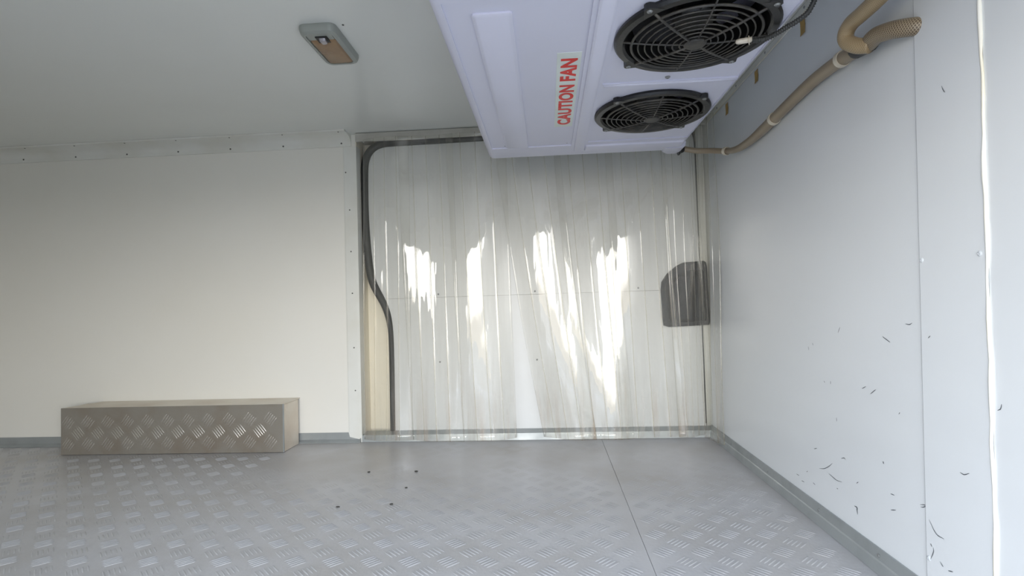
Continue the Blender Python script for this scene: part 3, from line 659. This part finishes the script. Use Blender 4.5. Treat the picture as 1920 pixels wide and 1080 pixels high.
# ------------------------------------------------------------------ hoses on the right wall
HO = (.60, 1.4, 1.0)
h1 = thing('drain_hose', 'long beige drain hose clipped along the white wall, forking into braided ends', 'hose', HO)
hx = lambda z: wx(z) - .0165
pA = [(.489, 1.868, 1.042), (.53, 1.862, 1.032), (.575, 1.835, 1.022), (.608, 1.785, 1.005), (.613, 1.70, .988), (hx(.99), 1.60, .985), (hx(.99), 1.52, .988), (hx(.99), 1.445, .993), (hx(1), 1.336, 1.001), (hx(1), 1.243, 1.006), (hx(1), 1.173, 1.005), (hx(1), 1.111, 1.001), (hx(1), 1.074, .996), (hx(1), 1.030, .986)]
pA = [(min(a, hx(c) if i > 2 else a), b, c) for i, (a, b, c) in enumerate(pA)]
spA = spline(pA, 10)
mk('hose_tube', tube(new(), spA, lambda L: .0095 + .0045 * min(1, max(0, (L - .18) / .25)), 16), M_HOSE, h1, org=HO, smooth='all')
def clip(y, r, big=False):
    k = min(range(len(spA)), key=lambda i: abs(spA[i].y - y)); p = spA[k]; t = (spA[k + 1] - spA[k - 1]).normalized()
    s = t.cross(Vector((0, 0, 1))).normalized(); q = t.cross(s)
    rings = []
    for d in (-.006, .006):
        rings.append([p + t * d + (s * math.cos(2 * PI * i / 20) + q * math.sin(2 * PI * i / 20)) * r for i in range(20)])
    inn = [[p + t * d + (s * math.cos(2 * PI * i / 20) + q * math.sin(2 * PI * i / 20)) * (r - .002) for i in range(20)] for d in (.006, -.006)]
    bm = new(); R = [[bm.verts.new(v) for v in g] for g in rings + inn]
    for a in range(4):
        A, B = R[a], R[(a + 1) % 4]
        for i in range(20): bm.faces.new((A[i], A[(i + 1) % 20], B[(i + 1) % 20], B[i]))
    mk('pipe_clip', bm, M_CLIP, h1, org=HO, smooth=True)
clip(1.445, .0165); clip(1.118, .0165); clip(1.79, .0135)
mk('joint_sleeve', tube(new(), spline([(hx(1) - .002, 1.064, .994), (hx(1) - .006, 1.035, .987), (hx(1) - .010, 1.008, .981)], 5), .0155, 14), M_RUBBER, h1, org=HO, smooth='all', label='dark sleeve joining the hoses')
pB = [(hx(.98) - .010, 1.012, .9815), (hx(.98) - .012, .985, .983), (hx(.98) - .008, .960, .978), (hx(.97) - .001, .938, .971), (hx(.97) + .012, .922, .965), (hx(.97) + .026, .914, .962)]
mk('braided_hose', tube(new(), spline(pB, 10), .0150, 18), M_BRAID, h1, org=HO, smooth='all', label='short brown braided branch going into the wall')
pC = [(hx(.98) - .012, 1.002, .974), (hx(1) - .026, 1.020, .983), (hx(1) - .034, 1.036, .999), (hx(1) - .036, 1.036, 1.014), (hx(1) - .036, 1.018, 1.024), (hx(1) - .036, .985, 1.024), (hx(1) - .036, .945, 1.024), (hx(1) - .036, .90, 1.027), (hx(1) - .036, .84, 1.033), (hx(1) - .036, .74, 1.045)]
mk('braided_hose', tube(new(), spline(pC, 10), .0140, 18), M_BRAIDT, h1, org=HO, smooth='all', label='tan braided branch curling back up')

# ------------------------------------------------------------------ masking tape tabs
TL = ['yellow masking tape tab on wall edge, nearest the sensor cable', 'yellow masking tape tab on wall edge, middle of the three', 'yellow masking tape tab on wall edge, farthest, nearest the curtain']
for (y, z, hh), lb in zip(((1.308, 1.170, .021), (1.593, 1.170, .018), (1.851, 1.168, .020)), TL):
    bm = new(); n_ = 6; W2 = .011; fr_ = []
    for i in range(n_ + 1):
        zz = z + hh - 2 * hh * i / n_; off = .0042 if zz < 1.192 else .0072
        fr_.append([(wx(zz) - off - .0006 * math.sin(i * 1.3), y + s * W2 + .0008 * math.sin(i * 2 + s), zz) for s in (-1, 1)])
    A = [[bm.verts.new(p) for p in r] for r in fr_]; B = [[bm.verts.new((p[0] + .0006, p[1], p[2])) for p in r] for r in fr_]
    for a, b in zip(A, A[1:]): bm.faces.new((a[0], a[1], b[1], b[0]))
    for a, b in zip(B, B[1:]): bm.faces.new((a[1], a[0], b[0], b[1]))
    for k in (0, 1):
        for i in range(n_): bm.faces.new((A[i][k], A[i + 1][k], B[i + 1][k], B[i][k]))
    bm.faces.new((A[0][0], A[0][1], B[0][1], B[0][0])); bm.faces.new((A[-1][0], A[-1][1], B[-1][1], B[-1][0]))
    c = (wx(z), y, z); o = mk('masking_tape', bm, M_TAPE, org=c); o.location = c; tag(o, lb, 'tape', 'masking tape tabs')
